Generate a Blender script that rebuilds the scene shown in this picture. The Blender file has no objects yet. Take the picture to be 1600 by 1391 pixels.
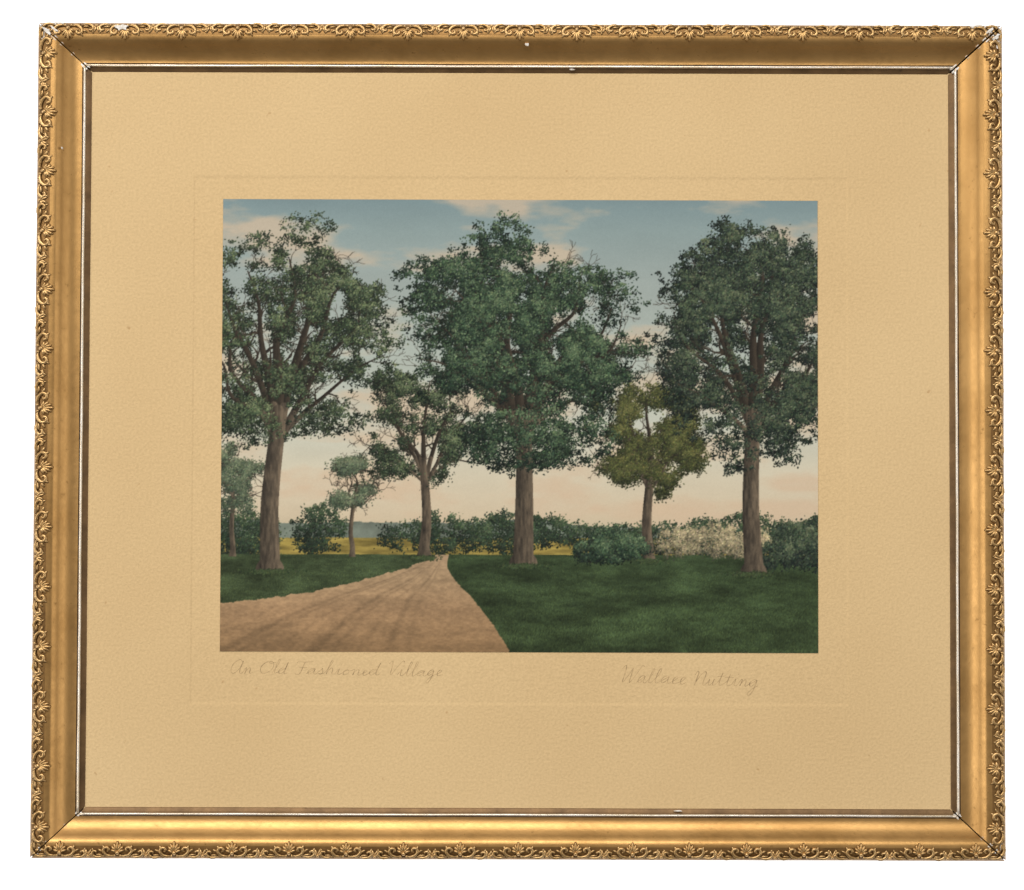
import bpy, bmesh, math, random
import numpy as np
from mathutils import Vector

P = 0.0003            # metres per photo pixel
CX, CY = 811.0, 687.0 # frame centre in photo pixels
DPX = 3000.0          # camera distance in the same unit
scene = bpy.context.scene
COL = scene.collection
pi = math.pi

# ------------------------------------------------------------------ helpers
def lin(c):
    c = np.asarray(c, dtype=np.float64) / 255.0
    return np.where(c <= 0.04045, c / 12.92, ((c + 0.055) / 1.055) ** 2.4)
def linc(r, g, b):
    v = lin((r, g, b)); return (float(v[0]), float(v[1]), float(v[2]), 1.0)
def link(o, parent=None):
    COL.objects.link(o)
    if parent is not None: o.parent = parent
    return o
def fixn(me, sharp=None):
    bm = bmesh.new(); bm.from_mesh(me); bmesh.ops.recalc_face_normals(bm, faces=bm.faces)
    if sharp:
        for e in bm.edges:
            if len(e.link_faces) == 2 and e.calc_face_angle(0) > math.radians(sharp): e.smooth = False
    bm.to_mesh(me); bm.free()
def mesh_obj(name, verts, faces, mats, parent=None, smooth=False, fmat=None, label=None):
    me = bpy.data.meshes.new(name)
    me.from_pydata([tuple(v) for v in verts], [], faces)
    for m in (mats if isinstance(mats, (list, tuple)) else [mats]): me.materials.append(m)
    if fmat is not None: me.polygons.foreach_set('material_index', fmat)
    if smooth: me.polygons.foreach_set('use_smooth', [True] * len(me.polygons))
    me.update()
    o = bpy.data.objects.new(name, me)
    if label: o['label'] = label
    return link(o, parent)
def V(px, py, h): return (px * P, -h * P, py * P)
def node_mat(name):
    m = bpy.data.materials.new(name); m.use_nodes = True
    return m, m.node_tree, m.node_tree.nodes['Principled BSDF']
def N(nt, typ, **kw):
    n = nt.nodes.new(typ)
    for k, v in kw.items():
        if k in n.inputs: n.inputs[k].default_value = v
        else: setattr(n, k, v)
    return n
def ramp(nt, stops):
    r = nt.nodes.new('ShaderNodeValToRGB'); e = r.color_ramp.elements
    while len(e) > 1: e.remove(e[-1])
    e[0].position, e[0].color = stops[0]
    for p, c in stops[1:]:
        q = e.new(p); q.color = c
    return r

# ------------------------------------------------------------------ materials
def gold_mat(name, c_hi, c_lo, rough, metallic, crev, scale=60, bump=0.15, relief=False, speck=0.64):
    m, nt, b = node_mat(name); L = nt.links.new
    tc = N(nt, 'ShaderNodeTexCoord')
    n1 = N(nt, 'ShaderNodeTexNoise', Scale=scale, Detail=4.0, Roughness=0.6)
    L(tc.outputs['Object'], n1.inputs['Vector'])
    r1 = ramp(nt, [(0.32, c_lo), (0.62, c_hi)]); L(n1.outputs['Fac'], r1.inputs['Fac'])
    cur = r1.outputs['Color']
    n2 = N(nt, 'ShaderNodeTexNoise', Scale=330.0, Detail=3.0, Roughness=0.7)
    L(tc.outputs['Object'], n2.inputs['Vector'])
    r2 = ramp(nt, [(speck, (0, 0, 0, 1)), (speck + 0.14, (0.9, 0.9, 0.9, 1))]); L(n2.outputs['Fac'], r2.inputs['Fac'])
    mx = N(nt, 'ShaderNodeMix', data_type='RGBA')
    L(r2.outputs['Color'], mx.inputs['Factor']); L(cur, mx.inputs['A']); mx.inputs['B'].default_value = crev
    cur = mx.outputs['Result']
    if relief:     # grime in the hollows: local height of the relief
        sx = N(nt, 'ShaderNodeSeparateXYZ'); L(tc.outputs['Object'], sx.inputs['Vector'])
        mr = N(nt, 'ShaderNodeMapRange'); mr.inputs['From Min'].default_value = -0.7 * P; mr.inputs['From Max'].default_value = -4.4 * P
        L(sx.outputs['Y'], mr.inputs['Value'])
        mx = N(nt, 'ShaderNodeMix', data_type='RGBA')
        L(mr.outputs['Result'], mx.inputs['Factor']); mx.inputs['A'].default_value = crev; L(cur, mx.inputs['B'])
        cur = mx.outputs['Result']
    L(cur, b.inputs['Base Color'])
    b.inputs['Metallic'].default_value = metallic
    mr = N(nt, 'ShaderNodeMapRange'); mr.inputs['To Min'].default_value = rough - 0.08; mr.inputs['To Max'].default_value = rough + 0.12
    L(n2.outputs['Fac'], mr.inputs['Value']); L(mr.outputs['Result'], b.inputs['Roughness'])
    bp = N(nt, 'ShaderNodeBump'); bp.inputs['Strength'].default_value = bump; bp.inputs['Distance'].default_value = 0.0006
    L(n2.outputs['Fac'], bp.inputs['Height']); L(bp.outputs['Normal'], b.inputs['Normal'])
    return m
M_GOLD = gold_mat('gilt_cove', (0.55, 0.32, 0.115, 1), (0.43, 0.24, 0.08, 1), 0.40, 0.9, (0.25, 0.135, 0.042, 1), 30, 0.10)
M_STRIP = gold_mat('dull_gilt_band', (0.30, 0.165, 0.055, 1), (0.17, 0.09, 0.03, 1), 0.46, 0.8, (0.07, 0.038, 0.014, 1), 90, 0.25)
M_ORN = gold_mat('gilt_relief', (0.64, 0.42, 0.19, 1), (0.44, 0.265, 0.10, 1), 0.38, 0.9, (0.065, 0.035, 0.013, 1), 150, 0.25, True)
M_INNER = gold_mat('bronze_inner_edge', (0.20, 0.115, 0.048, 1), (0.12, 0.068, 0.028, 1), 0.46, 0.6, (0.06, 0.035, 0.016, 1), 80, 0.2)
M_SILVER = gold_mat('worn_silver_lip', (0.92, 0.88, 0.80, 1), (0.76, 0.66, 0.49, 1), 0.27, 0.65, (0.34, 0.23, 0.12, 1), 50, 0.15, False, 0.64)

m, nt, b = node_mat('chalk_gesso'); L = nt.links.new
tc = N(nt, 'ShaderNodeTexCoord'); n1 = N(nt, 'ShaderNodeTexNoise', Scale=600.0, Detail=4.0); L(tc.outputs['Object'], n1.inputs['Vector'])
r1 = ramp(nt, [(0.3, (0.60, 0.53, 0.43, 1)), (0.6, (0.88, 0.85, 0.80, 1))]); L(n1.outputs['Fac'], r1.inputs['Fac']); L(r1.outputs['Color'], b.inputs['Base Color'])
b.inputs['Roughness'].default_value = 0.9
M_GESSO = m
m, nt, b = node_mat('dark_backing'); L = nt.links.new
tc = N(nt, 'ShaderNodeTexCoord'); n1 = N(nt, 'ShaderNodeTexNoise', Scale=200.0); L(tc.outputs['Object'], n1.inputs['Vector'])
r1 = ramp(nt, [(0.3, (0.008, 0.006, 0.004, 1)), (0.7, (0.02, 0.013, 0.008, 1))]); L(n1.outputs['Fac'], r1.inputs['Fac']); L(r1.outputs['Color'], b.inputs['Base Color'])
b.inputs['Roughness'].default_value = 0.95; b.inputs['Specular IOR Level'].default_value = 0.1
M_BACK = m

m, nt, b = node_mat('textured_mat_paper'); L = nt.links.new
tc = N(nt, 'ShaderNodeTexCoord')
n1 = N(nt, 'ShaderNodeTexNoise', Scale=9.0, Detail=3.0, Roughness=0.5); L(tc.outputs['Object'], n1.inputs['Vector'])
r1 = ramp(nt, [(0.3, linc(211, 181, 134)), (0.7, linc(218, 189, 142))]); L(n1.outputs['Fac'], r1.inputs['Fac'])
n2 = N(nt, 'ShaderNodeTexNoise', Scale=200.0, Detail=2.0, Roughness=0.5); L(tc.outputs['Object'], n2.inputs['Vector'])
r2 = ramp(nt, [(0.73, (0, 0, 0, 1)), (0.79, (0.5, 0.5, 0.5, 1))]); L(n2.outputs['Fac'], r2.inputs['Fac'])
mx = N(nt, 'ShaderNodeMix', data_type='RGBA'); L(r2.outputs['Color'], mx.inputs['Factor']); L(r1.outputs['Color'], mx.inputs['A']); mx.inputs['B'].default_value = linc(170, 128, 82)
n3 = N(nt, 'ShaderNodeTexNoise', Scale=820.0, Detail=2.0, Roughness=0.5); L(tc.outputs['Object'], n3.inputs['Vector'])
r3 = ramp(nt, [(0.3, (0.92, 0.92, 0.91, 1)), (0.7, (1.04, 1.04, 1.04, 1))]); L(n3.outputs['Fac'], r3.inputs['Fac'])   # grain shading put into the colour: hollows darker, bumps lighter
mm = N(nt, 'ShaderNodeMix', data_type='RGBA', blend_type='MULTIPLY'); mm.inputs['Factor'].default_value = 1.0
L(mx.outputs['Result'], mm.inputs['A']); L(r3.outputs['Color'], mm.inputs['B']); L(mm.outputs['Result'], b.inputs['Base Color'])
bp = N(nt, 'ShaderNodeBump'); bp.inputs['Strength'].default_value = 0.7; bp.inputs['Distance'].default_value = 0.0004
L(n3.outputs['Fac'], bp.inputs['Height']); L(bp.outputs['Normal'], b.inputs['Normal'])
b.inputs['Roughness'].default_value = 0.85; b.inputs['Specular IOR Level'].default_value = 0.15
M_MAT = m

m, nt, b = node_mat('pencil_line'); L = nt.links.new
tc = N(nt, 'ShaderNodeTexCoord'); n1 = N(nt, 'ShaderNodeTexNoise', Scale=450.0, Detail=2.0); L(tc.outputs['Object'], n1.inputs['Vector'])
r1 = ramp(nt, [(0.35, linc(152, 127, 94)), (0.65, linc(203, 173, 128))]); L(n1.outputs['Fac'], r1.inputs['Fac']); L(r1.outputs['Color'], b.inputs['Base Color'])
b.inputs['Roughness'].default_value = 0.8; b.inputs['Specular IOR Level'].default_value = 0.1
M_PENCIL = m
m, nt, b = node_mat('tinted_print_ink'); L = nt.links.new
at = N(nt, 'ShaderNodeAttribute', attribute_name='ink'); L(at.outputs['Color'], b.inputs['Base Color'])
b.inputs['Roughness'].default_value = 0.6; b.inputs['Specular IOR Level'].default_value = 0.12
M_INK = m
m, nt, b = node_mat('print_paper'); b.inputs['Base Color'].default_value = linc(190, 165, 125); b.inputs['Roughness'].default_value = 0.8
M_PAPER = m
m, nt, b = node_mat('glowing_white_backdrop'); b.inputs['Base Color'].default_value = (0.9, 0.9, 0.9, 1); b.inputs['Roughness'].default_value = 1.0
b.inputs['Emission Color'].default_value = (1, 1, 1, 1); b.inputs['Emission Strength'].default_value = 1.0  # backdrop made to glow so it stays even white without shadows
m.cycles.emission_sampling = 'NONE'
M_WHITE = m

# ------------------------------------------------------------------ setting: white backdrop
bgo = mesh_obj('backdrop', [(-3, 0.08, -3), (3, 0.08, -3), (3, 0.08, 3), (-3, 0.08, 3)], [(0, 1, 2, 3)], M_WHITE)
bgo['kind'] = 'structure'; bgo['label'] = 'plain white backdrop made to glow'

# ------------------------------------------------------------------ the framed picture
root = bpy.data.objects.new('framed_picture', None); COL.objects.link(root)
root['label'] = 'hand-tinted country lane print in a wide tan mat and ornate gilt frame'
root['category'] = 'framed picture'
root.location = ((CX - 800) * P, 0, (695.5 - CY) * P)
root.rotation_euler = (math.radians(-1.7), math.radians(0.17), 0)

OW, OH = 1515.0, 1306.0       # apparent outer size
RW, RH, RB = 85.0, 77.0, 80.0 # apparent rail widths (sides, top, bottom)
def half(u, h):
    k = 1 + max(h, 0) / DPX
    return (OW / 2 - RW * u) / k, (OH / 2 - RH * u) / k
def halfb(u, h):
    return (OH / 2 - RB * u) / (1 + max(h, 0) / DPX)
def smooth_profile(pts, n):
    out = []
    for i in range(len(pts) - 1):
        p0 = pts[max(i - 1, 0)]; p1 = pts[i]; p2 = pts[i + 1]; p3 = pts[min(i + 2, len(pts) - 1)]
        for j in range(n):
            t = j / n
            out.append(tuple(0.5 * ((2 * b_) + (-a_ + c_) * t + (2 * a_ - 5 * b_ + 4 * c_ - d_) * t * t + (-a_ + 3 * b_ - 3 * c_ + d_) * t ** 3)
                             for a_, b_, c_, d_ in zip(p0, p1, p2, p3)))
    out.append(pts[-1]); return out

EDGE = [(0.0, -22.0), (0.0, 16.0), (0.012, 21), (0.04, 24.5), (0.09, 26.5), (0.16, 27.5), (0.24, 27.6), (0.30, 27.2)]
COVE = smooth_profile([(0.30, 27.2), (0.35, 25.9), (0.42, 22.4), (0.50, 17.6), (0.59, 12.9), (0.68, 9.5), (0.76, 7.7), (0.82, 7.4)], 5)
TAIL = [(0.828, 4.2), (0.84, 3.2)]
INNER = [(0.895, 3.2), (0.93, 2.4), (0.985, 0.8), (1.0, 0.2), (1.02, -3.0)]
LIP = [(0.832, 2.8)] + [(0.863 - 0.030 * math.cos(a), 4.0 + 4.8 * math.sin(a)) for a in np.linspace(0.1, pi - 0.1, 9)] + [(0.894, 2.8)]
GAP = {(-1, 1): 1.0, (1, 1): 1.5, (1, -1): 1.15, (-1, -1): 0.95}
ENDS = {'top': ((-1, 1), (1, 1)), 'right': ((1, 1), (1, -1)), 'bottom': ((1, -1), (-1, -1)), 'left': ((-1, -1), (-1, 1))}

def sweep(profile, side, extra, nseg, seed, wob=0.35):
    Rn = random.Random(seed); verts = []; faces = []
    ph = [Rn.uniform(0, 6.28) for _ in range(4)]
    g0, g1_ = (GAP[k] + extra for k in ENDS[side])
    M_ = len(profile)
    for s in range(nseg + 1):
        t = s / nseg
        for (u, h) in profile:
            hh = h if u > 0 else 16.0
            a, c = half(u, hh); cb = halfb(u, hh)
            w = wob * (math.sin(t * 19 + ph[0]) + 0.6 * math.sin(t * 47 + ph[1]) + 0.4 * math.sin(t * 101 + ph[2])) * 0.5
            if side == 'top': x = -a + g0 + (2 * a - g0 - g1_) * t; y = c + w * 0.6
            elif side == 'bottom': x = a - g0 - (2 * a - g0 - g1_) * t; y = -cb - w * 0.6
            elif side == 'left': y = -cb + g0 + (c + cb - g0 - g1_) * t; x = -(a + w * 0.6)
            else: y = c - g0 - (c + cb - g0 - g1_) * t; x = a + w * 0.6
            verts.append(V(x, y, h + (w * 0.4 if h > 0 else 0)))
    for s in range(nseg):
        for j in range(M_ - 1):
            p = s * M_ + j
            faces.append((p, p + M_, p + M_ + 1, p + 1))
    faces.append(tuple(range(M_))[::-1]); faces.append(tuple(nseg * M_ + j for j in range(M_)))
    return verts, faces
full = EDGE + COVE[1:] + TAIL + INNER
nE, nC, nT = len(EDGE), len(COVE) - 1, len(TAIL)
def hprof(u): return float(np.interp(u, [p[0] for p in full[1:]], [p[1] for p in full[1:]]))
def fmats(nseg):
    out = []
    for s in range(nseg):
        for j in range(len(full) - 1):
            if j < nE - 2: out.append(1)
            elif j < nE - 1 + nC: out.append(0)
            else: out.append(2)
    return out + [2, 2]

# ---- relief motif of the outer border (x along the rail, z inward, -y toward the viewer), pixel units
class MB:
    def __init__(s): s.v = []; s.f = []
    def tube(s, pts, r0, r1, flat=0.8, seg=8, n=5, h0=0, h1=None, bulge=0.0):
        path_ = smooth_profile([tuple(p) for p in pts], n)
        if h1 is None: h1 = h0
        base = len(s.v); m_ = len(path_)
        for i, (x, z) in enumerate(path_):
            a = path_[max(i - 1, 0)]; c = path_[min(i + 1, m_ - 1)]
            tx, tz = c[0] - a[0], c[1] - a[1]; l = math.hypot(tx, tz) or 1; nx, nz = -tz / l, tx / l
            t = i / (m_ - 1); r = r0 + (r1 - r0) * t + bulge * math.sin(pi * t)
            r *= min(1.0, 0.35 + 4 * min(t, 1 - t))
            hh = h0 + (h1 - h0) * t
            for k in range(seg):
                an = 2 * pi * k / seg
                s.v.append((x + nx * r * math.cos(an), -(hh + r * flat * math.sin(an)), z + nz * r * math.cos(an)))
        for i in range(m_ - 1):
            for k in range(seg):
                p = base + i * seg; q = (k + 1) % seg
                s.f.append((p + k, p + q, p + seg + q, p + seg + k))
        s.f.append(tuple(base + k for k in range(seg))[::-1]); s.f.append(tuple(base + (m_ - 1) * seg + k for k in range(seg)))
    def petal(s, x, z, ang, ln, wd, h0=0, ht=3.0, curl=1.5):
        base = len(s.v); n = 8; dx, dz = math.cos(ang), math.sin(ang); nx, nz = -dz, dx
        for i in range(n):
            t = i / (n - 1); w = wd * math.sin(pi * (0.14 + 0.74 * t)) ** 0.7
            hc = h0 + ht * math.sin(pi * (0.15 + 0.75 * t)) + curl * t * t
            for (k, hf) in ((-1, -2.0), (-0.6, hc * 0.8), (0, hc), (0.6, hc * 0.8), (1, -2.0)):
                s.v.append((x + dx * ln * t + nx * w * k, -hf, z + dz * ln * t + nz * w * k))
        for i in range(n - 1):
            for k in range(4):
                p = base + i * 5 + k
                s.f.append((p, p + 1, p + 6, p + 5))
        s.f.append((base, base + 1, base + 2, base + 3, base + 4)); e = base + (n - 1) * 5
        s.f.append((e + 4, e + 3, e + 2, e + 1, e))
    def knob(s, x, z, r, h0=0, hf=0.9):
        base = len(s.v); nu, nv = 10, 5
        for j in range(nv + 1):
            p = pi / 2 * j / nv
            for i in range(nu):
                a = 2 * pi * i / nu
                s.v.append((x + r * math.cos(p) * math.cos(a), -(h0 + r * hf * math.sin(p)), z + r * math.cos(p) * math.sin(a)))
        for j in range(nv):
            for i in range(nu):
                q = (i + 1) % nu
                s.f.append((base + j * nu + i, base + j * nu + q, base + (j + 1) * nu + q, base + (j + 1) * nu + i))
    def mesh(s, name, jit=0.0, seed=1):
        Rn = random.Random(seed)
        me = bpy.data.meshes.new(name)
        me.from_pydata([((x + Rn.uniform(-jit, jit)) * P, (y + Rn.uniform(-jit, jit)) * P, (z + Rn.uniform(-jit, jit)) * P) for x, y, z in s.v], [], s.f)
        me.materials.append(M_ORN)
        me.polygons.foreach_set('use_smooth', [True] * len(me.polygons)); me.update(); fixn(me)
        return me
def motif(seed):
    b_ = MB()
    for an, ln, wd in [(-70, 10.5, 2.7), (-44, 13, 3.0), (-21, 15, 3.1), (0, 17, 3.3), (21, 15, 3.1), (44, 13, 3.0), (70, 10.5, 2.7)]:
        b_.petal(0, 9.5, pi / 2 - math.radians(an), ln, wd, 1.6, 4.2, 1.8)
    b_.knob(0, 9, 3.8, 2.8, 1.3)
    for s_ in (-1, 1):
        b_.petal(s_ * 3, 6.5, -pi / 2 + s_ * 0.55, 6.5, 2.5, 0.8, 3.4, 0.6)
        # C scroll beside the crown
        b_.tube([(s_ * x, z) for x, z in [(4, 5), (10, 3.4), (17, 5.4), (21.5, 10.5), (19.5, 16), (14.4, 16.2), (13.2, 12.2), (16, 10.8)]], 2.2, 1.8, 1.2, 8, 5, 1.4, 3.0, 0.8)
        b_.petal(s_ * 18.5, 13, pi / 2 - s_ * math.radians(28), 8.5, 2.6, 1.2, 3.4, 1.0)
        b_.petal(s_ * 21, 9.5, pi / 2 - s_ * math.radians(60), 10, 2.7, 1.0, 3.3, 0.9)
        b_.petal(s_ * 22, 5, pi / 2 - s_ * math.radians(86), 11, 2.5, 0.8, 3.2, 0.6)
        b_.petal(s_ * 15, 4.2, -pi / 2 + s_ * 0.85, 5, 2.2, 0.6, 3.0, 0.4)
        # reversed scroll running to the half-way bud
        b_.tube([(s_ * x, z) for x, z in [(19, 4), (27, 1.8), (34, 2.4), (38.6, 6.4), (36.8, 11), (32.4, 10.2), (33, 7)]], 2.1, 1.6, 1.2, 8, 5, 1.2, 2.6, 0.6)
        b_.petal(s_ * 36, 10.5, pi / 2 - s_ * math.radians(30), 6.5, 2.2, 1.0, 3.0, 0.8)
    for an, ln in ((-58, 8), (-22, 11), (22, 11), (58, 8)):
        b_.petal(43.6, 4, pi / 2 - math.radians(an), ln, 2.5, 1.0, 3.6, 1.2)
    b_.knob(43.6, 4, 2.9, 2.0, 1.3)
    return b_.mesh('scroll_ornament', 0.28, seed)
MOTIFS = [motif(i) for i in range(4)]

rails = {}
RR = random.Random(11)
SIDE_LABEL = {'top': 'top gilt rail, its cove in shade', 'bottom': 'bottom gilt rail, its cove catching the light',
              'left': 'left gilt rail', 'right': 'right gilt rail'}
for si, side in enumerate(('top', 'right', 'bottom', 'left')):
    vs, fs = sweep(full, side, 0.0, 90, si + 1)
    rail = mesh_obj('frame_rail', vs, fs, [M_GOLD, M_STRIP, M_INNER], root, True, fmats(90), SIDE_LABEL[side])
    fixn(rail.data, 38); rails[side] = rail
    vs, fs = sweep(LIP, side, 0.1, 120, si + 11, 0.4)
    lip = mesh_obj('silver_lip', vs, fs, M_SILVER, rail, True); fixn(lip.data)
    a, c = half(0.0, 28.0)
    horiz = side in ('top', 'bottom')
    ln = 2 * (a if horiz else c) - 4
    n = 17 if horiz else 14
    pitch = ln / n
    ang = {'top': pi, 'bottom': 0.0, 'left': pi / 2, 'right': -pi / 2}[side]
    for i in range(n):
        s_ = -ln / 2 + pitch * (i + 0.5)
        me = RR.choice(MOTIFS)
        if i in (0, n - 1): me = me.copy()
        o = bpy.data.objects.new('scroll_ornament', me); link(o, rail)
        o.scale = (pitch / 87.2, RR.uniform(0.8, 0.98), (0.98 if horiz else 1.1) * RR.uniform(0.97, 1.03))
        j = RR.uniform(-0.8, 0.8); hh = 25.9; q = 0.3 + RR.uniform(-.4, .4)
        o.location = {'top': V(s_ + j, c - q, hh), 'bottom': V(s_ + j, -c + q, hh), 'left': V(-a + q, s_ + j, hh), 'right': V(a - q, s_ + j, hh)}[side]
        o.rotation_euler = (0, ang + RR.uniform(-.012, .012), 0)
        if i in (0, n - 1):     # cut the end motif on the mitre
            if horiz: sx, sy = (-1 if i == 0 else 1), (1 if side == 'top' else -1)
            else: sx, sy = (-1 if side == 'left' else 1), (-1 if i == 0 else 1)
            nr = Vector((sx * RH, 0, -sy * RW)).normalized()
            if not horiz: nr = -nr
            M = o.matrix_basis.copy()
            k0 = Vector(V(sx * a, sy * c, hh)) - nr * (GAP[(sx, sy)] * 0.72 * P)
            bm = bmesh.new(); bm.from_mesh(me)
            bmesh.ops.bisect_plane(bm, geom=bm.verts[:] + bm.edges[:] + bm.faces[:], plane_co=M.inverted() @ k0,
                                   plane_no=(M.to_3x3().transposed() @ nr).normalized(), clear_outer=True)
            bm.to_mesh(me); bm.free()

def chip(side, px, py, h, w, d, seed, rot=0.0):
    Rn = random.Random(seed); x0, y0 = (px - CX), (CY - py); k = 1 + h / DPX; x0 /= k; y0 /= k
    vs = [V(x0, y0, h + 0.9)]; n = 13; cr, sr = math.cos(rot), math.sin(rot)
    for i in range(n):
        t = 2 * pi * i / n; r = Rn.uniform(0.5, 1.15); p, q = math.cos(t) * w * r, math.sin(t) * d * r
        vs.append(V(x0 + p * cr - q * sr, y0 + p * sr + q * cr, h + 0.5 * Rn.random()))
    for i in range(n):
        t = 2 * pi * i / n
        vs.append(V(vs[1 + i][0] / P + math.cos(t) * 0.4, vs[1 + i][2] / P + math.sin(t) * 0.4, h - 3.0))
    fs = [(0, 1 + i, 1 + (i + 1) % n) for i in range(n)] + [(1 + i, 1 + n + i, 1 + n + (i + 1) % n, 1 + (i + 1) % n) for i in range(n)]
    o = mesh_obj('chipped_gesso', vs, fs, M_GESSO, rails[side]); fixn(o.data)
for args in [('top', 184, 41, 32, 12, 5, 1), ('top', 822, 66, 27, 3.4, 2.4, 3), ('top', 893, 105, 8, 7, 0.9, 8), ('bottom', 1060, 1264, 8.5, 6, 0.8, 10),
             ('left', 92, 232, 28, 1.5, 2.0, 12), ('left', 61, 58, 27, 3.4, 12, 2), ('top', 84, 35, 27, 14, 3.0, 21), ('right', 1563, 60, 27.5, 3.8, 13, 11), ('top', 1534, 36, 27, 15, 3.0, 26),
             ('top', 1550, 42, 31, 10, 3.2, 31, 0.7), ('right', 1560, 52, 31, 9, 3.0, 32, 0.8), ('left', 66, 47, 31, 9, 3.0, 33, -0.75), ('top', 78, 44, 31, 8, 2.4, 36, -0.75),
             ('bottom', 70, 1334, 26.5, 9, 2.0, 34), ('right', 1562, 1318, 27, 2.4, 8, 35)]:
    chip(*args)
cn = 40
for sx, sy, wear in ((-1, 1, 1.3), (1, 1, 1.5), (-1, -1, 0.7), (1, -1, 0.9)):
    hside = 'top' if sy > 0 else 'bottom'; vside = 'left' if sx < 0 else 'right'; rh = RH if sy > 0 else RB
    for u, w_, d_ in ((0.05, 4, 1.4), (0.16, 3.4, 1.2), (0.27, 4.5, 1.0), (0.41, 2.6, .6), (0.62, 2.2, .5), (0.835, 4.2, 1.6), (0.875, 3.6, 1.7)):
        for q, sd in ((0, hside), (1, vside)):
            if RR.random() > 0.45 + 0.4 * wear: continue
            h = hprof(u) + (3.6 if 0.83 < u < 0.9 else 0.2); off = 1.6 + GAP[(sx, sy)] + d_ * .6
            ax_ = OW / 2 - RW * u; ay_ = OH / 2 - rh * u
            px = CX + sx * (ax_ - (off if q == 0 else 0)); py = CY - sy * (ay_ - (0 if q == 0 else off))
            cn += 1; chip(sd, px, py, h, w_ * wear, d_, cn, math.atan2(sy * RH, sx * RW))

# ---- backing behind the mitres
a, c = half(0.02, 0)
ws = [V(-a, -c, -8), V(a, -c, -8), V(a, c, -8), V(-a, c, -8), V(-a, -c, -20), V(a, -c, -20), V(a, c, -20), V(-a, c, -20)]
mesh_obj('backing_board', ws, [(0, 1, 2, 3), (7, 6, 5, 4), (0, 4, 5, 1), (1, 5, 6, 2), (2, 6, 7, 3), (3, 7, 4, 0)], M_BACK, root)

# ---- mat board with a softly debossed plate mark
def rect(x0, y0, x1, y1, h): return [V(x0 - CX, CY - y1, h), V(x1 - CX, CY - y1, h), V(x1 - CX, CY - y0, h), V(x0 - CX, CY - y0, h)]
ax, ay = half(0.97, 0)
rings = [[V(-ax, -ay, 0), V(ax, -ay, 0), V(ax, ay, 0), V(-ax, ay, 0)]]
DEB = 0.75
for k in range(7):
    t = k / 6; d = t
    sw = 3.6 * d; sh_ = 6.0 * d      # the side edges are a little crisper than the top and bottom
    rings.append(rect(299 + sw, 273 + sh_, 1326 - sw, 1102 - sh_, -DEB * (t * t * (3 - 2 * t))))
vs = sum(rings, []); fs = []
for r_ in range(len(rings) - 1):
    for k in range(4):
        p, q = r_ * 4 + k, r_ * 4 + (k + 1) % 4
        fs.append((p, q, q + 4, p + 4))
e = 4 * (len(rings) - 1); fs.append((e, e + 1, e + 2, e + 3))
mat = mesh_obj('mat_board', vs, fs, M_MAT, root)

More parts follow.
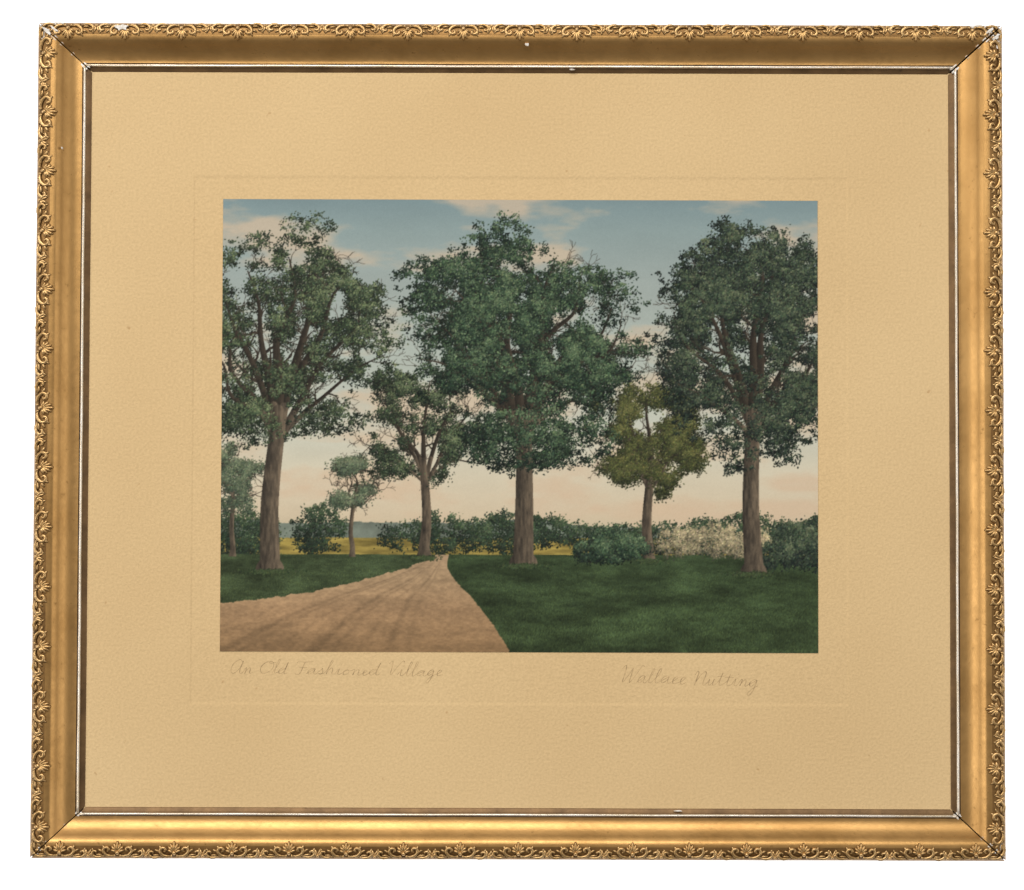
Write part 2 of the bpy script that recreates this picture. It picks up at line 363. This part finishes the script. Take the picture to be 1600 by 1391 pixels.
# ---- pencil writing
G = {
 'A': ([[(1.5, 2.0), (1.0, 2.35), (0.3, 1.6), (0.25, 0.5), (0.75, 0.0), (1.35, 0.8), (1.6, 2.15), (1.52, 0.7), (1.75, 0.0), (2.05, 0.2)]], 2.05, True),
 'O': ([[(1.3, 2.2), (0.6, 2.1), (0.15, 1.1), (0.5, 0.05), (1.2, 0.1), (1.75, 1.0), (1.6, 2.0), (1.1, 2.3), (1.15, 1.85), (1.9, 2.1)]], 1.85, False),
 'F': ([[(0.95, 2.1), (0.9, 1.4), (0.85, 0.5), (0.7, 0.02), (0.35, 0.0), (0.2, 0.25)], [(0.0, 1.95), (0.25, 2.3), (0.9, 2.12), (1.9, 2.25)], [(0.5, 1.12), (1.0, 1.15), (1.45, 1.2)]], 1.55, False),
 'V': ([[(0.0, 1.8), (0.3, 2.25), (0.5, 1.6), (0.65, 0.0), (1.15, 1.2), (1.6, 2.3), (1.9, 2.15)]], 1.5, False),
 'W': ([[(-0.1, 1.8), (0.25, 2.3), (0.42, 1.5), (0.55, 0.0), (1.05, 1.2), (1.3, 2.0), (1.35, 0.8), (1.45, 0.0), (2.0, 1.2), (2.4, 2.35), (2.7, 2.25)]], 2.35, False),
 'N': ([[(0.0, 1.6), (0.2, 2.1), (0.4, 2.0), (0.42, 1.0), (0.4, 0.0), (0.55, 0.9), (0.95, 1.85), (1.35, 2.1), (1.5, 1.5), (1.45, 0.5), (1.62, 0.0), (1.95, 0.2)]], 1.95, True),
 'a': ([[(0, 0.12), (0.85, 0.92), (0.5, 1.0), (0.15, 0.5), (0.4, 0.02), (0.8, 0.4), (0.95, 0.95), (0.93, 0.25), (1.1, 0.0), (1.35, 0.15)]], 1.35, True),
 'n': ([[(0, 0.15), (0.25, 0.95), (0.38, 0.85), (0.35, 0.0), (0.45, 0.5), (0.75, 0.98), (0.95, 0.75), (0.98, 0.2), (1.15, 0.0), (1.4, 0.2)]], 1.4, True),
 'l': ([[(0, 0.1), (0.45, 1.2), (0.58, 2.1), (0.4, 2.2), (0.3, 1.2), (0.35, 0.2), (0.55, 0.0), (0.8, 0.2)]], 0.8, True),
 'd': ([[(0, 0.1), (0.85, 0.92), (0.5, 1.0), (0.15, 0.5), (0.4, 0.02), (0.85, 0.4), (1.1, 2.1), (1.0, 1.0), (1.0, 0.2), (1.2, 0), (1.5, 0.2)]], 1.5, True),
 's': ([[(0, 0.1), (0.5, 1.08), (0.52, 0.8), (0.75, 0.3), (0.5, 0.0), (0.22, 0.12), (0.6, 0.02), (1.0, 0.2)]], 1.0, True),
 'h': ([[(0, 0.1), (0.45, 1.4), (0.55, 2.1), (0.35, 2.15), (0.25, 1.0), (0.25, 0.0), (0.4, 0.55), (0.7, 0.98), (0.92, 0.7), (0.95, 0.2), (1.15, 0), (1.4, 0.2)]], 1.4, True),
 'i': ([[(0, 0.1), (0.35, 0.95), (0.35, 0.2), (0.55, 0), (0.8, 0.2)], [(0.42, 1.5), (0.5, 1.62)]], 0.85, True),
 'o': ([[(0, 0.1), (0.6, 0.98), (0.2, 0.6), (0.3, 0.05), (0.7, 0.1), (0.9, 0.6), (0.65, 0.98), (0.75, 0.8), (1.2, 0.85)]], 1.15, True),
 'e': ([[(0, 0.1), (0.4, 0.45), (0.65, 0.8), (0.45, 1.0), (0.2, 0.6), (0.3, 0.1), (0.55, 0), (0.95, 0.25)]], 0.95, True),
 'g': ([[(0, 0.1), (0.85, 0.92), (0.5, 1.0), (0.15, 0.5), (0.4, 0.05), (0.8, 0.4), (0.95, 0.95), (0.9, -0.5), (0.6, -1.3), (0.3, -0.95), (0.8, -0.2), (1.3, 0.2)]], 1.3, True),
 'c': ([[(0, 0.1), (0.7, 0.85), (0.5, 1.0), (0.2, 0.6), (0.3, 0.08), (0.6, 0.0), (1.0, 0.22)]], 1.0, True),
 't': ([[(0, 0.1), (0.35, 0.8), (0.42, 1.75), (0.38, 0.9), (0.42, 0.15), (0.62, 0), (1.0, 0.2)], [(-0.12, 1.2), (0.4, 1.24), (0.95, 1.3)]], 1.0, True),
 'u': ([[(0, 0.1), (0.3, 0.95), (0.3, 0.2), (0.55, 0.0), (0.85, 0.4), (0.95, 0.95), (0.95, 0.2), (1.15, 0), (1.4, 0.2)]], 1.4, True),
}
def write(text, x0, x1, ybase0, ybase1, xh, name, label, h, wd, seed, slant=0.36):
    strokes = []; cur = []; x = 0.0; Rn = random.Random(seed)
    for ch in text:
        if ch == ' ':
            if cur: strokes.append(cur); cur = []
            x += 0.8; continue
        gs, w, joined = G[ch]
        ks = Rn.uniform(0.88, 1.16); kh = Rn.uniform(0.88, 1.08)       # a loose hand
        for s_ in gs[1:]: strokes.append([(x + a_ * ks, b_ * kh) for a_, b_ in s_])
        pts = [(x + a_ * ks, b_ * kh) for a_, b_ in gs[0]]
        if cur and joined: cur = cur + pts[1:]
        else:
            if cur: strokes.append(cur)
            cur = pts
        if not joined: strokes.append(cur); cur = []
        x += w * ks
    if cur: strokes.append(cur)
    tot = x + 0.3; sx = (x1 - x0) / tot
    verts = []; faces = []
    for st in strokes:
        pp = []
        for (a_, b_) in st:
            t = a_ / tot; yb = ybase0 + (ybase1 - ybase0) * t + 0.6 * math.sin(a_ * 0.8)
            pp.append((x0 + a_ * sx + b_ * xh * slant + Rn.uniform(-.22, .22), yb - b_ * xh + Rn.uniform(-.25, .25)))
        pp = smooth_profile(pp, 6)
        base = len(verts)
        for i, (px, py) in enumerate(pp):
            q0 = pp[max(i - 1, 0)]; q1 = pp[min(i + 1, len(pp) - 1)]
            tx, ty = q1[0] - q0[0], q1[1] - q0[1]; l = math.hypot(tx, ty) or 1
            w = wd * (0.65 + 0.55 * max(ty, 0) / l)
            nx, ny = -ty / l * w, tx / l * w
            verts.append(V(px + nx - CX, CY - py - ny, h)); verts.append(V(px - nx - CX, CY - py + ny, h))
        for i in range(len(pp) - 1):
            p = base + 2 * i; faces.append((p, p + 1, p + 3, p + 2))
    return mesh_obj(name, verts, faces, M_PENCIL, mat, False, None, label)
write('An Old Fashioned Village', 359, 696, 1052, 1056, 9.2, 'title_inscription', 'faint pencil title in flowing script under the left of the print', -DEB + 0.12, 0.46, 3)
write('Wallace Nutting', 967, 1187, 1064, 1071, 10.6, 'signature', 'faint pencil signature under the right of the print', -DEB + 0.12, 0.46, 8)

# ------------------------------------------------------------------ the print: a plain tinted lane under trees, inked cell by cell
X0, Y0, PW, PH, SS = 347, 311, 930, 707, 2
W2, H2 = PW * SS, PH * SS
col = np.zeros((H2, W2, 3), np.float32); lab = np.zeros((H2, W2), np.int16)
YY, XX = np.mgrid[0:H2, 0:W2].astype(np.float32); XX = XX / SS + X0; YY = YY / SS + Y0
rng = np.random.default_rng(5); R = random.Random(5)
LABELS = []
def newlab(name, label): LABELS.append((name, label)); return len(LABELS) - 1
def vn(cx, cy, seed):
    r = np.random.default_rng(seed); g = r.random((int(PH / cy) + 3, int(PW / cx) + 3)).astype(np.float32)
    fx = (XX[0] - X0) / cx; fy = (YY[:, 0] - Y0) / cy
    ix = fx.astype(int); tx = fx - ix; tx = (tx * tx * (3 - 2 * tx))[None, :]
    iy = fy.astype(int); ty = fy - iy; ty = (ty * ty * (3 - 2 * ty))[:, None]
    a0 = g[iy][:, ix]; a1 = g[iy][:, ix + 1]; b0 = g[iy + 1][:, ix]; b1 = g[iy + 1][:, ix + 1]
    return (a0 * (1 - tx) + a1 * tx) * (1 - ty) + (b0 * (1 - tx) + b1 * tx) * ty
def fbm(cx, cy, seed, octv=4):
    o = 0; am = 1; tot = 0
    for i in range(octv):
        o = o + am * vn(max(cx / 2 ** i, 1.0), max(cy / 2 ** i, 1.0), seed + i * 17); tot += am; am *= 0.55
    return o / tot
NF = fbm(9, 9, 900, 3); NM = fbm(26, 26, 901, 4); NB = fbm(3, 14, 902, 3)
def C(*c): return np.array(c, np.float32)
def inpoly(pts):
    s = np.zeros(XX.shape, bool)
    for k in range(len(pts)):
        xa, ya = pts[k]; xb, yb = pts[(k + 1) % len(pts)]
        if ya == yb: continue
        s ^= ((ya > YY) != (yb > YY)) & (XX < (xb - xa) * (YY - ya) / (yb - ya) + xa)
    return s
def fill(mask, c, l, tex=None, amt=0.2):
    cc = np.broadcast_to(np.asarray(c, np.float32), col.shape)[mask] if np.ndim(c) == 1 else c[mask]
    if tex is not None: cc = cc * (1 + amt * (tex[mask] - 0.5) * 2)[:, None]
    col[mask] = cc; lab[mask] = l
def spline(pts, n=8): return smooth_profile([tuple(float(q) for q in p) for p in pts], n)
def stamp(segs, cd, cl, l, side=0.9, tex=0.3, ymax=2000):
    A = np.array(segs, np.float32)
    ln = np.hypot(A[:, 3] - A[:, 0], A[:, 4] - A[:, 1]) * SS
    k = np.maximum(np.ceil(ln / 0.8).astype(int), 1)
    idx = np.repeat(np.arange(len(A)), k); off = np.arange(k.sum()) - np.repeat(np.cumsum(k) - k, k)
    t = ((off + 0.5) / k[idx])[:, None]; Q = A[idx, :3] * (1 - t) + A[idx, 3:] * t
    xs = (Q[:, 0] - X0) * SS; ys = (Q[:, 1] - Y0) * SS; rs = np.maximum(Q[:, 2] * SS, 0.55)
    K_ = np.ceil(rs).astype(int); ym = min(H2, int((ymax - Y0) * SS))
    for K in np.unique(K_):
        m = K_ == K; o = np.arange(-K, K + 1); dx, dy = np.meshgrid(o, o); dx = dx.ravel(); dy = dy.ravel()
        bx = np.rint(xs[m]).astype(int); by = np.rint(ys[m]).astype(int)
        px = bx[:, None] + dx; py = by[:, None] + dy
        ddx = px - xs[m][:, None]; ddy = py - ys[m][:, None]; rr = rs[m][:, None]
        ok = (ddx ** 2 + ddy ** 2 <= rr ** 2) & (px >= 0) & (px < W2) & (py >= 0) & (py < ym)
        sh = np.clip(0.5 + 0.5 * ddx / rr * side, 0, 1)[ok]
        px = px[ok]; py = py[ok]
        sh = np.clip(sh * (1 - tex) + tex * 1.6 * (NB[py, px] - 0.2), 0, 1)[:, None]
        col[py, px] = cd * (1 - sh) + cl * sh; lab[py, px] = l
def leaves(x, y, s, t, pal, l, asp=0.55):
    o = np.argsort(t + rng.normal(0, 0.18, len(t))); x, y, s, t = x[o], y[o], s[o], t[o]
    an = rng.uniform(0, pi, len(x)); ca, sa = np.cos(an), np.sin(an)
    pal = np.array(pal, np.float32); tt = np.clip(t, 0, 0.999) * (len(pal) - 1); i = tt.astype(int); f = (tt - i)[:, None]
    cc = pal[i] * (1 - f) + pal[i + 1] * f
    cc = cc * (1 + rng.normal(0, 0.10, (len(x), 1))) + rng.normal(0, 2.5, (len(x), 3))
    for c0 in range(0, len(x), 20000):
        sl = slice(c0, c0 + 20000)
        K = int(math.ceil(s[sl].max() * SS)); g = np.arange(-K, K + 1); dx, dy = np.meshgrid(g, g); dx = dx.ravel(); dy = dy.ravel()
        fx = (x[sl] - X0) * SS; fy = (y[sl] - Y0) * SS; bx = np.rint(fx).astype(int); by = np.rint(fy).astype(int)
        u = dx * ca[sl][:, None] + dy * sa[sl][:, None]; v = -dx * sa[sl][:, None] + dy * ca[sl][:, None]
        r = (s[sl] * SS)[:, None]
        px = bx[:, None] + dx; py = by[:, None] + dy
        ok = ((u / r) ** 2 + (v / (r * asp)) ** 2 <= 1) & (px >= 0) & (px < W2) & (py >= 0) & (py < H2)
        ii = np.broadcast_to(np.arange(len(fx))[:, None], ok.shape)[ok]
        col[py[ok], px[ok]] = cc[sl][ii]; lab[py[ok], px[ok]] = l
def crown(lobes, n, per, cr, size, pal, l, thr=0.0, noise=None, bias=0.0):
    noise = NM if noise is None else noise
    lo = np.array(lobes, np.float32); ar = lo[:, 2] * lo[:, 3]; k = rng.choice(len(lo), n, p=ar / ar.sum())
    rad = np.sqrt(rng.random(n)) * (1 + rng.normal(0, 0.08, n)); an = rng.uniform(0, 2 * pi, n)
    cx = lo[k, 0] + lo[k, 2] * rad * np.cos(an); cy = lo[k, 1] + lo[k, 3] * rad * np.sin(an)
    ix = np.clip(((cx - X0) * SS).astype(int), 0, W2 - 1); iy = np.clip(((cy - Y0) * SS).astype(int), 0, H2 - 1)
    keep = noise[iy, ix] > thr + 0.10 * (rad - 0.6)
    cx, cy, k, rad, an = cx[keep], cy[keep], k[keep], rad[keep], an[keep]
    ix, iy = ix[keep], iy[keep]
    tone = (NF[iy, ix] - 0.5) * 0.8 + 0.20 * (np.cos(an) * 0.5 - np.sin(an)) * rad
    m = len(cx); crs = cr * rng.uniform(0.5, 1.5, m)
    ox = rng.normal(0, 0.55, (m, per)) * crs[:, None]; oy = rng.normal(0, 0.42, (m, per)) * crs[:, None]
    t = 0.36 + bias + tone[:, None] + 0.2 * (ox * 0.5 - oy) / crs[:, None] + rng.normal(0, 0.18, (m, per))
    x = (cx[:, None] + ox).ravel(); y = (cy[:, None] + oy).ravel()
    leaves(x, y, size * rng.uniform(0.5, 1.4, len(x)), t.ravel(), pal, l)
def grow(S, x, y, a, L_, r, d, bend=0.3, up=0.04, pb=0.3):
    n = max(3, int(L_ / 4)); st = L_ / n
    for i in range(n):
        a += R.gauss(0, bend); a += up * (((-pi / 2 - a + pi) % (2 * pi)) - pi)
        nx, ny = x + math.cos(a) * st, y + math.sin(a) * st
        r0 = r * (1 - 0.65 * i / n); r1 = r * (1 - 0.65 * (i + 1) / n)
        S.append((x, y, r0, nx, ny, r1)); x, y = nx, ny
        if d > 0 and i >= 1 and R.random() < pb:
            grow(S, x, y, a + R.choice((-1, 1)) * R.uniform(0.5, 1.1), L_ * R.uniform(0.4, 0.75), r1 * 0.75, d - 1, bend, up, pb)
    if d > 0:
        for q in (-1, 1): grow(S, x, y, a + q * R.uniform(0.25, 0.7), L_ * R.uniform(0.5, 0.75), r * 0.36, d - 1, bend, up, pb)
def tree(x, yb, cx, cy, rx, ry, r, nl, d=2, tw=24):
    # plain round-headed tree: a short trunk fanning into rising limbs
    S = []; fy = cy + ry * R.uniform(.66, .82); fx = x + (cx - x) * .35; h = yb - fy
    mid = (x + R.uniform(-5, 5), yb - h * .5)
    tr = spline([(x, yb + 2, r * 1.5), (x, yb - 5, r * 1.22), (x, yb - 16, r * 1.06), (mid[0], mid[1], r * .92), (fx, fy, r * .8)], 8)
    S += [tr[i] + tr[i + 1] for i in range(len(tr) - 1)]
    for k in range(nl):
        th = math.radians(-84 + 168 * k / (nl - 1) + R.uniform(-9, 9))
        ex, ey = cx + rx * .9 * math.sin(th), cy + ry * (.35 - 1.1 * math.cos(th)) * .85
        big = 1 - .35 * abs(th); sy = fy + R.uniform(-.02, .10) * h; pr = r * .62 * big
        wx = lambda s_: R.uniform(-s_, s_)
        q = spline([(fx, sy, pr), (fx + (ex - fx) * .22 + wx(5), sy + (ey - sy) * .30 + wx(5), pr * .8), (fx + (ex - fx) * .5 + wx(14), sy + (ey - sy) * .58 + wx(14), pr * .55), (fx + (ex - fx) * .78 + wx(16), sy + (ey - sy) * .82 + wx(16), pr * .32), (ex, ey, pr * .12)], 7)
        S += [q[i] + q[i + 1] for i in range(len(q) - 1)]
        for j in range(9, len(q), 3):
            a_ = math.atan2(q[j][1] - q[j - 1][1], q[j][0] - q[j - 1][0])
            grow(S, q[j][0], q[j][1], a_ + R.choice((-1, 1)) * R.uniform(.4, 1.1), tw * R.uniform(.7, 1.4), max(q[j][2] * .55, .7), d)
    return S, fy

# --- sky
L_SKY = newlab('printed_sky', 'blue-green sky of the print with soft peach clouds')
ys = np.array([311, 360, 440, 560, 660, 740, 800, 860]); sc = np.array([(122, 142, 145), (138, 155, 154), (155, 166, 161), (172, 181, 171), (192, 195, 180), (208, 199, 175), (206, 190, 162), (190, 175, 145)], np.float32)
sky = np.stack([np.interp(YY[:, 0], ys, sc[:, i]) for i in range(3)], -1)[:, None, :].repeat(W2, 1).astype(np.float32)
fb = fbm(130, 44, 43, 5)
cl = np.clip((fb - 0.50) * 3.4, 0, 0.7)[..., None]
sky = sky * (1 - cl) + C(200, 176, 148) * cl
sky *= (1 + 0.10 * (fb - 0.5))[..., None]
col[:] = sky; lab[:] = L_SKY
# --- far hills, field, woods
L_HILL = newlab('printed_hills', 'misty far hills on the print horizon')
hy = 812 + 22 * (vn(120, 70, 61)[0] - 0.5)
fill(YY > hy[None, :] + 4 * (NF - 0.5), C(112, 120, 108), L_HILL, NM, 0.3)
L_FIELD = newlab('printed_field', 'yellow field beyond the trees of the print')
fill((YY > 840 + 3 * (NM - .5)), C(142, 125, 66), L_FIELD, fbm(30, 5, 62, 4), 0.35)
PG = [C(26, 33, 27), C(43, 55, 43), C(64, 80, 57), C(96, 110, 80)]
L_WOOD = newlab('printed_woodland', 'dark belt of far woods along the horizon of the print')
crown([(x, 836 + R.uniform(-8, 6), R.uniform(30, 46), R.uniform(20, 40)) for x in (360, 395, 500, 640, 690, 740, 800, 860, 920, 980, 1040, 1100, 1160, 1220, 1270)], 1500, 24, 8, 1.4, PG, L_WOOD, 0.25, None, -0.10)
# --- ground
GX = fbm(10, 3.2, 71, 3); GY = fbm(60, 16, 72, 4)
L_ROAD = newlab('printed_lane', 'tan dirt lane sweeping down to the lower left of the print')
rmask = YY > 866 + 2 * (NM - .5)
rc = np.stack([np.interp(YY[:, 0], [868, 900, 950, 1018], v) for v in ((164, 168, 158, 142), (138, 141, 128, 113), (108, 108, 95, 80))], -1)[:, None, :].repeat(W2, 1).astype(np.float32)
fill(rmask, rc, L_ROAD, fbm(90, 14, 73, 5), 0.16)
cen = np.interp(YY[:, 0], [866, 885, 905, 930, 960, 1018], [690, 672, 645, 600, 560, 500])[:, None]
wid = np.interp(YY[:, 0], [866, 885, 905, 930, 960, 1018], [14, 28, 60, 110, 165, 250])[:, None]
q = (XX - cen) / wid
rut = np.zeros_like(q)
for p0, wd_, am in ((-.62, .05, 1), (-.50, .035, .7), (-.05, .05, 1), (.07, .03, .6), (.42, .04, .8), (.55, .03, .5), (-.30, .025, .4), (.25, .025, .4)):
    rut += am * np.exp(-((q - p0 - .05 * (NM - .5)) / wd_) ** 2)
GR = fbm(5, 2.4, 75, 2)
col[rmask] *= (1 - 0.15 * rut * (0.1 + 1.5 * np.clip(NF, 0, 1)) + 0.20 * (GR - .5) + .10 * (NF - .5))[rmask][:, None]
def lawn(pts, name, label, base):
    l = newlab(name, label)
    mk = inpoly(pts)
    sh = (10 * (NF - 0.5) + 8 * (GR - .5)).astype(int); iy = np.clip(np.arange(H2)[:, None] + sh, 0, H2 - 1); mk = mk[iy, np.broadcast_to(np.arange(W2)[None, :], iy.shape)] & rmask
    c = np.asarray(base, np.float32) * (1 + 0.45 * (GX - .5) + 0.9 * (GY - .5))[..., None]
    fill(mk, c, l)
    jj, ii = np.nonzero(mk); n = len(jj) // 7; p = rng.integers(0, len(jj), n)
    bh = np.clip((jj[p] / SS + Y0 - 860) / 150 * 5 + 1.0, 1, 7) * SS * 0.5
    tint = (rng.normal(0, 0.22, (n, 1)) + 1) * np.asarray(base, np.float32)[None, :] * (1 + 0.9 * (GY[jj[p], ii[p]] - .5))[:, None] * C(1.08, 1.05, 0.95)
    for k in range(8):
        ok = k < bh; y_ = np.clip(jj[p] - k, 0, H2 - 1)[ok]; x_ = np.clip(ii[p] + (k // 3) * np.where(p % 2, 1, -1), 0, W2 - 1)[ok]
        col[y_, x_] = tint[ok]; lab[y_, x_] = l
    return l
def edge(pts, n=8): return [p[:2] for p in smooth_profile(pts, n)]
L_LEFT = lawn([(335, 860), (680, 860)] + edge([(682, 867), (650, 882), (600, 897), (535, 914), (465, 928), (400, 937), (335, 944)]), 'printed_lawn', 'left lawn of the print', (58, 70, 48))
L_RT = lawn([(1290, 860), (1290, 1030), (802, 1030)] + edge([(800, 1020), (778, 985), (756, 955), (736, 930), (712, 905), (700, 885), (702, 867)]) + [(704, 860)], 'printed_lawn', 'broad right lawn of the print', (53, 67, 45))
PS = [C(50, 60, 48), C(76, 88, 70), C(102, 113, 88), C(132, 138, 108)]
PE = [C(26, 32, 26), C(42, 51, 40), C(64, 77, 56), C(96, 109, 78), C(126, 134, 100)]
PM = [C(20, 28, 24), C(34, 46, 37), C(52, 69, 52), C(82, 101, 74), C(112, 128, 95)]
PB = [C(22, 29, 26), C(36, 45, 39), C(54, 66, 52), C(80, 92, 70), C(106, 114, 87)]
PO = [C(36, 40, 27), C(58, 63, 40), C(86, 89, 52), C(114, 112, 68)]
PL = [C(66, 66, 54), C(110, 104, 82), C(160, 148, 116), C(196, 180, 142)]
DK, LT = C(38, 35, 31), C(128, 112, 92)
def lob(x, y, rx, ry, n, s0):
    Rn = random.Random(s0); out = []
    for i in range(n):
        a_ = Rn.uniform(0, 6.28); q_ = math.sqrt(Rn.random()) * .84
        out.append((x + rx * q_ * math.cos(a_), y + ry * q_ * math.sin(a_), rx * Rn.uniform(.18, .38), ry * Rn.uniform(.13, .28)))
    return out
def plant(label, x, yb, cx, cy, rx, ry, r, nl, nlob, n, pal, thr, size=1.4, seed=1, tw=24, front=.75, nz=None):
    l = newlab('printed_tree', label)
    lobes = lob(cx, cy, rx, ry, nlob, seed)
    crown(lobes, n, 22, 8, size, [p * .86 for p in pal[:4]], l, thr, nz, -.14)
    S, fy = tree(x, yb, cx, cy, rx, ry, r, nl, 2, tw)
    low = [s for s in S if s[1] > fy - 30]; hi = [s for s in S if s[1] <= fy - 30]
    stamp(hi, DK * .75, LT * .6, l); stamp(low, DK, LT, l, .95, .45, yb + 2)
    crown(lobes, int(n * front), 22, 8, size, pal, l, thr + .05, nz, .03)
    return l
NM2 = fbm(30, 30, 911, 4); NM3 = fbm(24, 24, 912, 4)
plant('small distant tree at the left edge of the print', 366, 868, 368, 745, 46, 52, 4, 5, 12, 300, PS, .38, 1.2, 5, 12)
plant('small pale distant tree left of the lane in the print', 552, 868, 555, 755, 42, 46, 3.6, 5, 12, 240, PS, .40, 1.2, 6, 12)
plant('middle-sized tree standing behind the bend of the lane in the print', 664, 868, 664, 665, 96, 110, 8, 7, 26, 1000, PE, .43, 1.25, 7, 18, .6, NM3)
plant('middle-sized olive tree at the back of the right lawn in the print', 1012, 872, 1018, 670, 96, 104, 8, 7, 26, 1200, PO, .38, 1.3, 8, 18, .8, NM2)
l = newlab('printed_shrub', 'pale flowering hedge under the right trees of the print')
crown([(1060, 846, 40, 20), (1115, 842, 40, 26), (1165, 846, 40, 22)], 420, 18, 6, 1.4, PL, l, .30)
l = newlab('printed_shrub', 'rounded dark bush left of the pale hedge in the print')
crown([(955, 850, 38, 26), (985, 856, 26, 20), (925, 860, 26, 16)], 360, 20, 7, 1.5, PM, l, .25, None, -.05)
l = newlab('printed_shrub', 'rounded dark bush at the right edge of the print')
crown([(1245, 850, 42, 34), (1215, 866, 34, 20), (1275, 846, 22, 40)], 420, 20, 7, 1.5, PB, l, .25, None, -.05)
L_T3 = plant('dark tree on the right lawn, overhanging the right edge of the print', 1176, 892, 1172, 530, 150, 205, 14, 9, 56, 3000, PB, .38, 1.4, 41, 26, .8, NM3)
L_T1 = plant('tall open tree on the left lawn of the print', 424, 890, 452, 530, 168, 195, 15, 9, 56, 2500, PE, .43, 1.35, 22, 26, .6, NM2)
L_T2 = plant('broad dense tree in the middle of the print', 818, 880, 820, 535, 188, 202, 15, 10, 60, 3800, PM, .37, 1.4, 9, 26, .8)
for x_, hw, yb, ll in ((424, 30, 892, L_LEFT), (818, 30, 882, L_RT), (1176, 30, 894, L_RT), (1012, 16, 874, L_RT), (664, 16, 870, L_LEFT)):
    n = hw * 24; xx = rng.normal(x_, hw * .6, n); yy = yb + rng.normal(1.2, 1.8, n)
    leaves(xx, yy, rng.uniform(.9, 2.1, n), rng.random(n), [C(34, 44, 31), C(50, 63, 42), C(72, 84, 54)], ll, .4)

# --- print tone: paper grain
col += rng.normal(0, 4.0, (H2, W2, 1)).astype(np.float32)
img = col.reshape(PH, SS, PW, SS, 3).mean((1, 3))
img = 0.60 * img + 0.10 * (np.roll(img, 1, 0) + np.roll(img, -1, 0) + np.roll(img, 1, 1) + np.roll(img, -1, 1))
img[0], img[-1], img[:, 0], img[:, -1] = img[1], img[-2], img[:, 1], img[:, -2]
img = np.clip(img, 4, 250)
labs = lab[::SS, ::SS]
inkc = np.concatenate([lin(img), np.ones((PH, PW, 1))], -1).astype(np.float32)

# ---- print sheet and its inked areas (one plane, each cell belongs to exactly one area)
xs0, xs1, ys0, ys1 = 346.0, 1278.0, 311.0, 1018.5
pz = 0.0
ws = rect(xs0 - .3, ys0 - .3, xs1 + .3, ys1 + .3, pz - 0.12) + rect(xs0 - .3, ys0 - .3, xs1 + .3, ys1 + .3, -DEB + .03)
pr = mesh_obj('print_sheet', ws, [(0, 1, 2, 3), (0, 4, 5, 1), (1, 5, 6, 2), (2, 6, 7, 3), (3, 7, 4, 0)], M_PAPER, root, False, None, 'hand-tinted print of a tree-lined country lane, mounted on the mat')
gx = (xs0 + (xs1 - xs0) * np.arange(PW) / (PW - 1) - CX) * P
gy = (CY - (ys0 + (ys1 - ys0) * np.arange(PH) / (PH - 1))) * P
fl = labs[:-1, :-1]
for li, (nm, lb) in enumerate(LABELS):
    jj, ii = np.nonzero(fl == li)
    if len(jj) == 0: continue
    q = np.stack([(jj + 1) * PW + ii, (jj + 1) * PW + ii + 1, jj * PW + ii + 1, jj * PW + ii], 1)
    uq, inv = np.unique(q, return_inverse=True); inv = inv.reshape(-1)
    co = np.empty((len(uq), 3), np.float32); co[:, 0] = gx[uq % PW]; co[:, 1] = -pz * P; co[:, 2] = gy[uq // PW]
    me = bpy.data.meshes.new(nm)
    me.vertices.add(len(uq)); me.vertices.foreach_set('co', co.ravel())
    me.loops.add(len(inv)); me.loops.foreach_set('vertex_index', inv.astype(np.int32))
    me.polygons.add(len(jj)); me.polygons.foreach_set('loop_start', np.arange(0, len(inv), 4, dtype=np.int32))
    at = me.attributes.new('ink', 'FLOAT_COLOR', 'POINT'); at.data.foreach_set('color', inkc.reshape(-1, 4)[uq].ravel())
    me.materials.append(M_INK); me.update(calc_edges=True); me.validate()
    o = bpy.data.objects.new(nm, me); o['label'] = lb; link(o, pr)
    if nm == 'printed_woodland': o['kind'] = 'stuff'

# ------------------------------------------------------------------ lamps
def area(name, loc, target, size, size_y, power, color):
    ld = bpy.data.lights.new(name, 'AREA'); ld.shape = 'RECTANGLE'; ld.size = size; ld.size_y = size_y; ld.energy = power; ld.color = color
    o = bpy.data.objects.new(name, ld); COL.objects.link(o); o.location = loc
    o.rotation_euler = (Vector(target) - Vector(loc)).to_track_quat('-Z', 'Y').to_euler()
    return o
area('softbox_lamp', (-0.3, -1.75, 1.35), (0, 0, -0.12), 1.7, 1.1, 41, (1.0, 0.975, 0.945))
area('added_left_light', (-1.6, -1.25, -0.1), (0, 0, -0.08), 0.5, 1.4, 13, (1.0, 0.97, 0.94))  # unseen side light added for highlight streaks on the rail coves
area('added_right_light', (1.6, -1.25, -0.1), (0, 0, -0.08), 0.5, 1.4, 8, (1.0, 0.97, 0.94))  # unseen weaker light added opposite, unequal to bring out the plate mark
w = bpy.data.worlds.new('World'); scene.world = w; w.use_nodes = True
w.node_tree.nodes['Background'].inputs['Color'].default_value = (1, 0.97, 0.94, 1); w.node_tree.nodes['Background'].inputs['Strength'].default_value = 0.17

# ------------------------------------------------------------------ camera
cd = bpy.data.cameras.new('camera'); cam = bpy.data.objects.new('camera', cd); COL.objects.link(cam)
cam.location = (0, -DPX * P, 0); cam.rotation_euler = (pi / 2, 0, 0)
cd.sensor_width = 36; cd.lens = 36 * DPX / 1600; cd.clip_start = 0.05; cd.clip_end = 50
scene.camera = cam
scene.view_settings.view_transform = 'Standard'; scene.view_settings.look = 'None'; scene.view_settings.exposure = 0
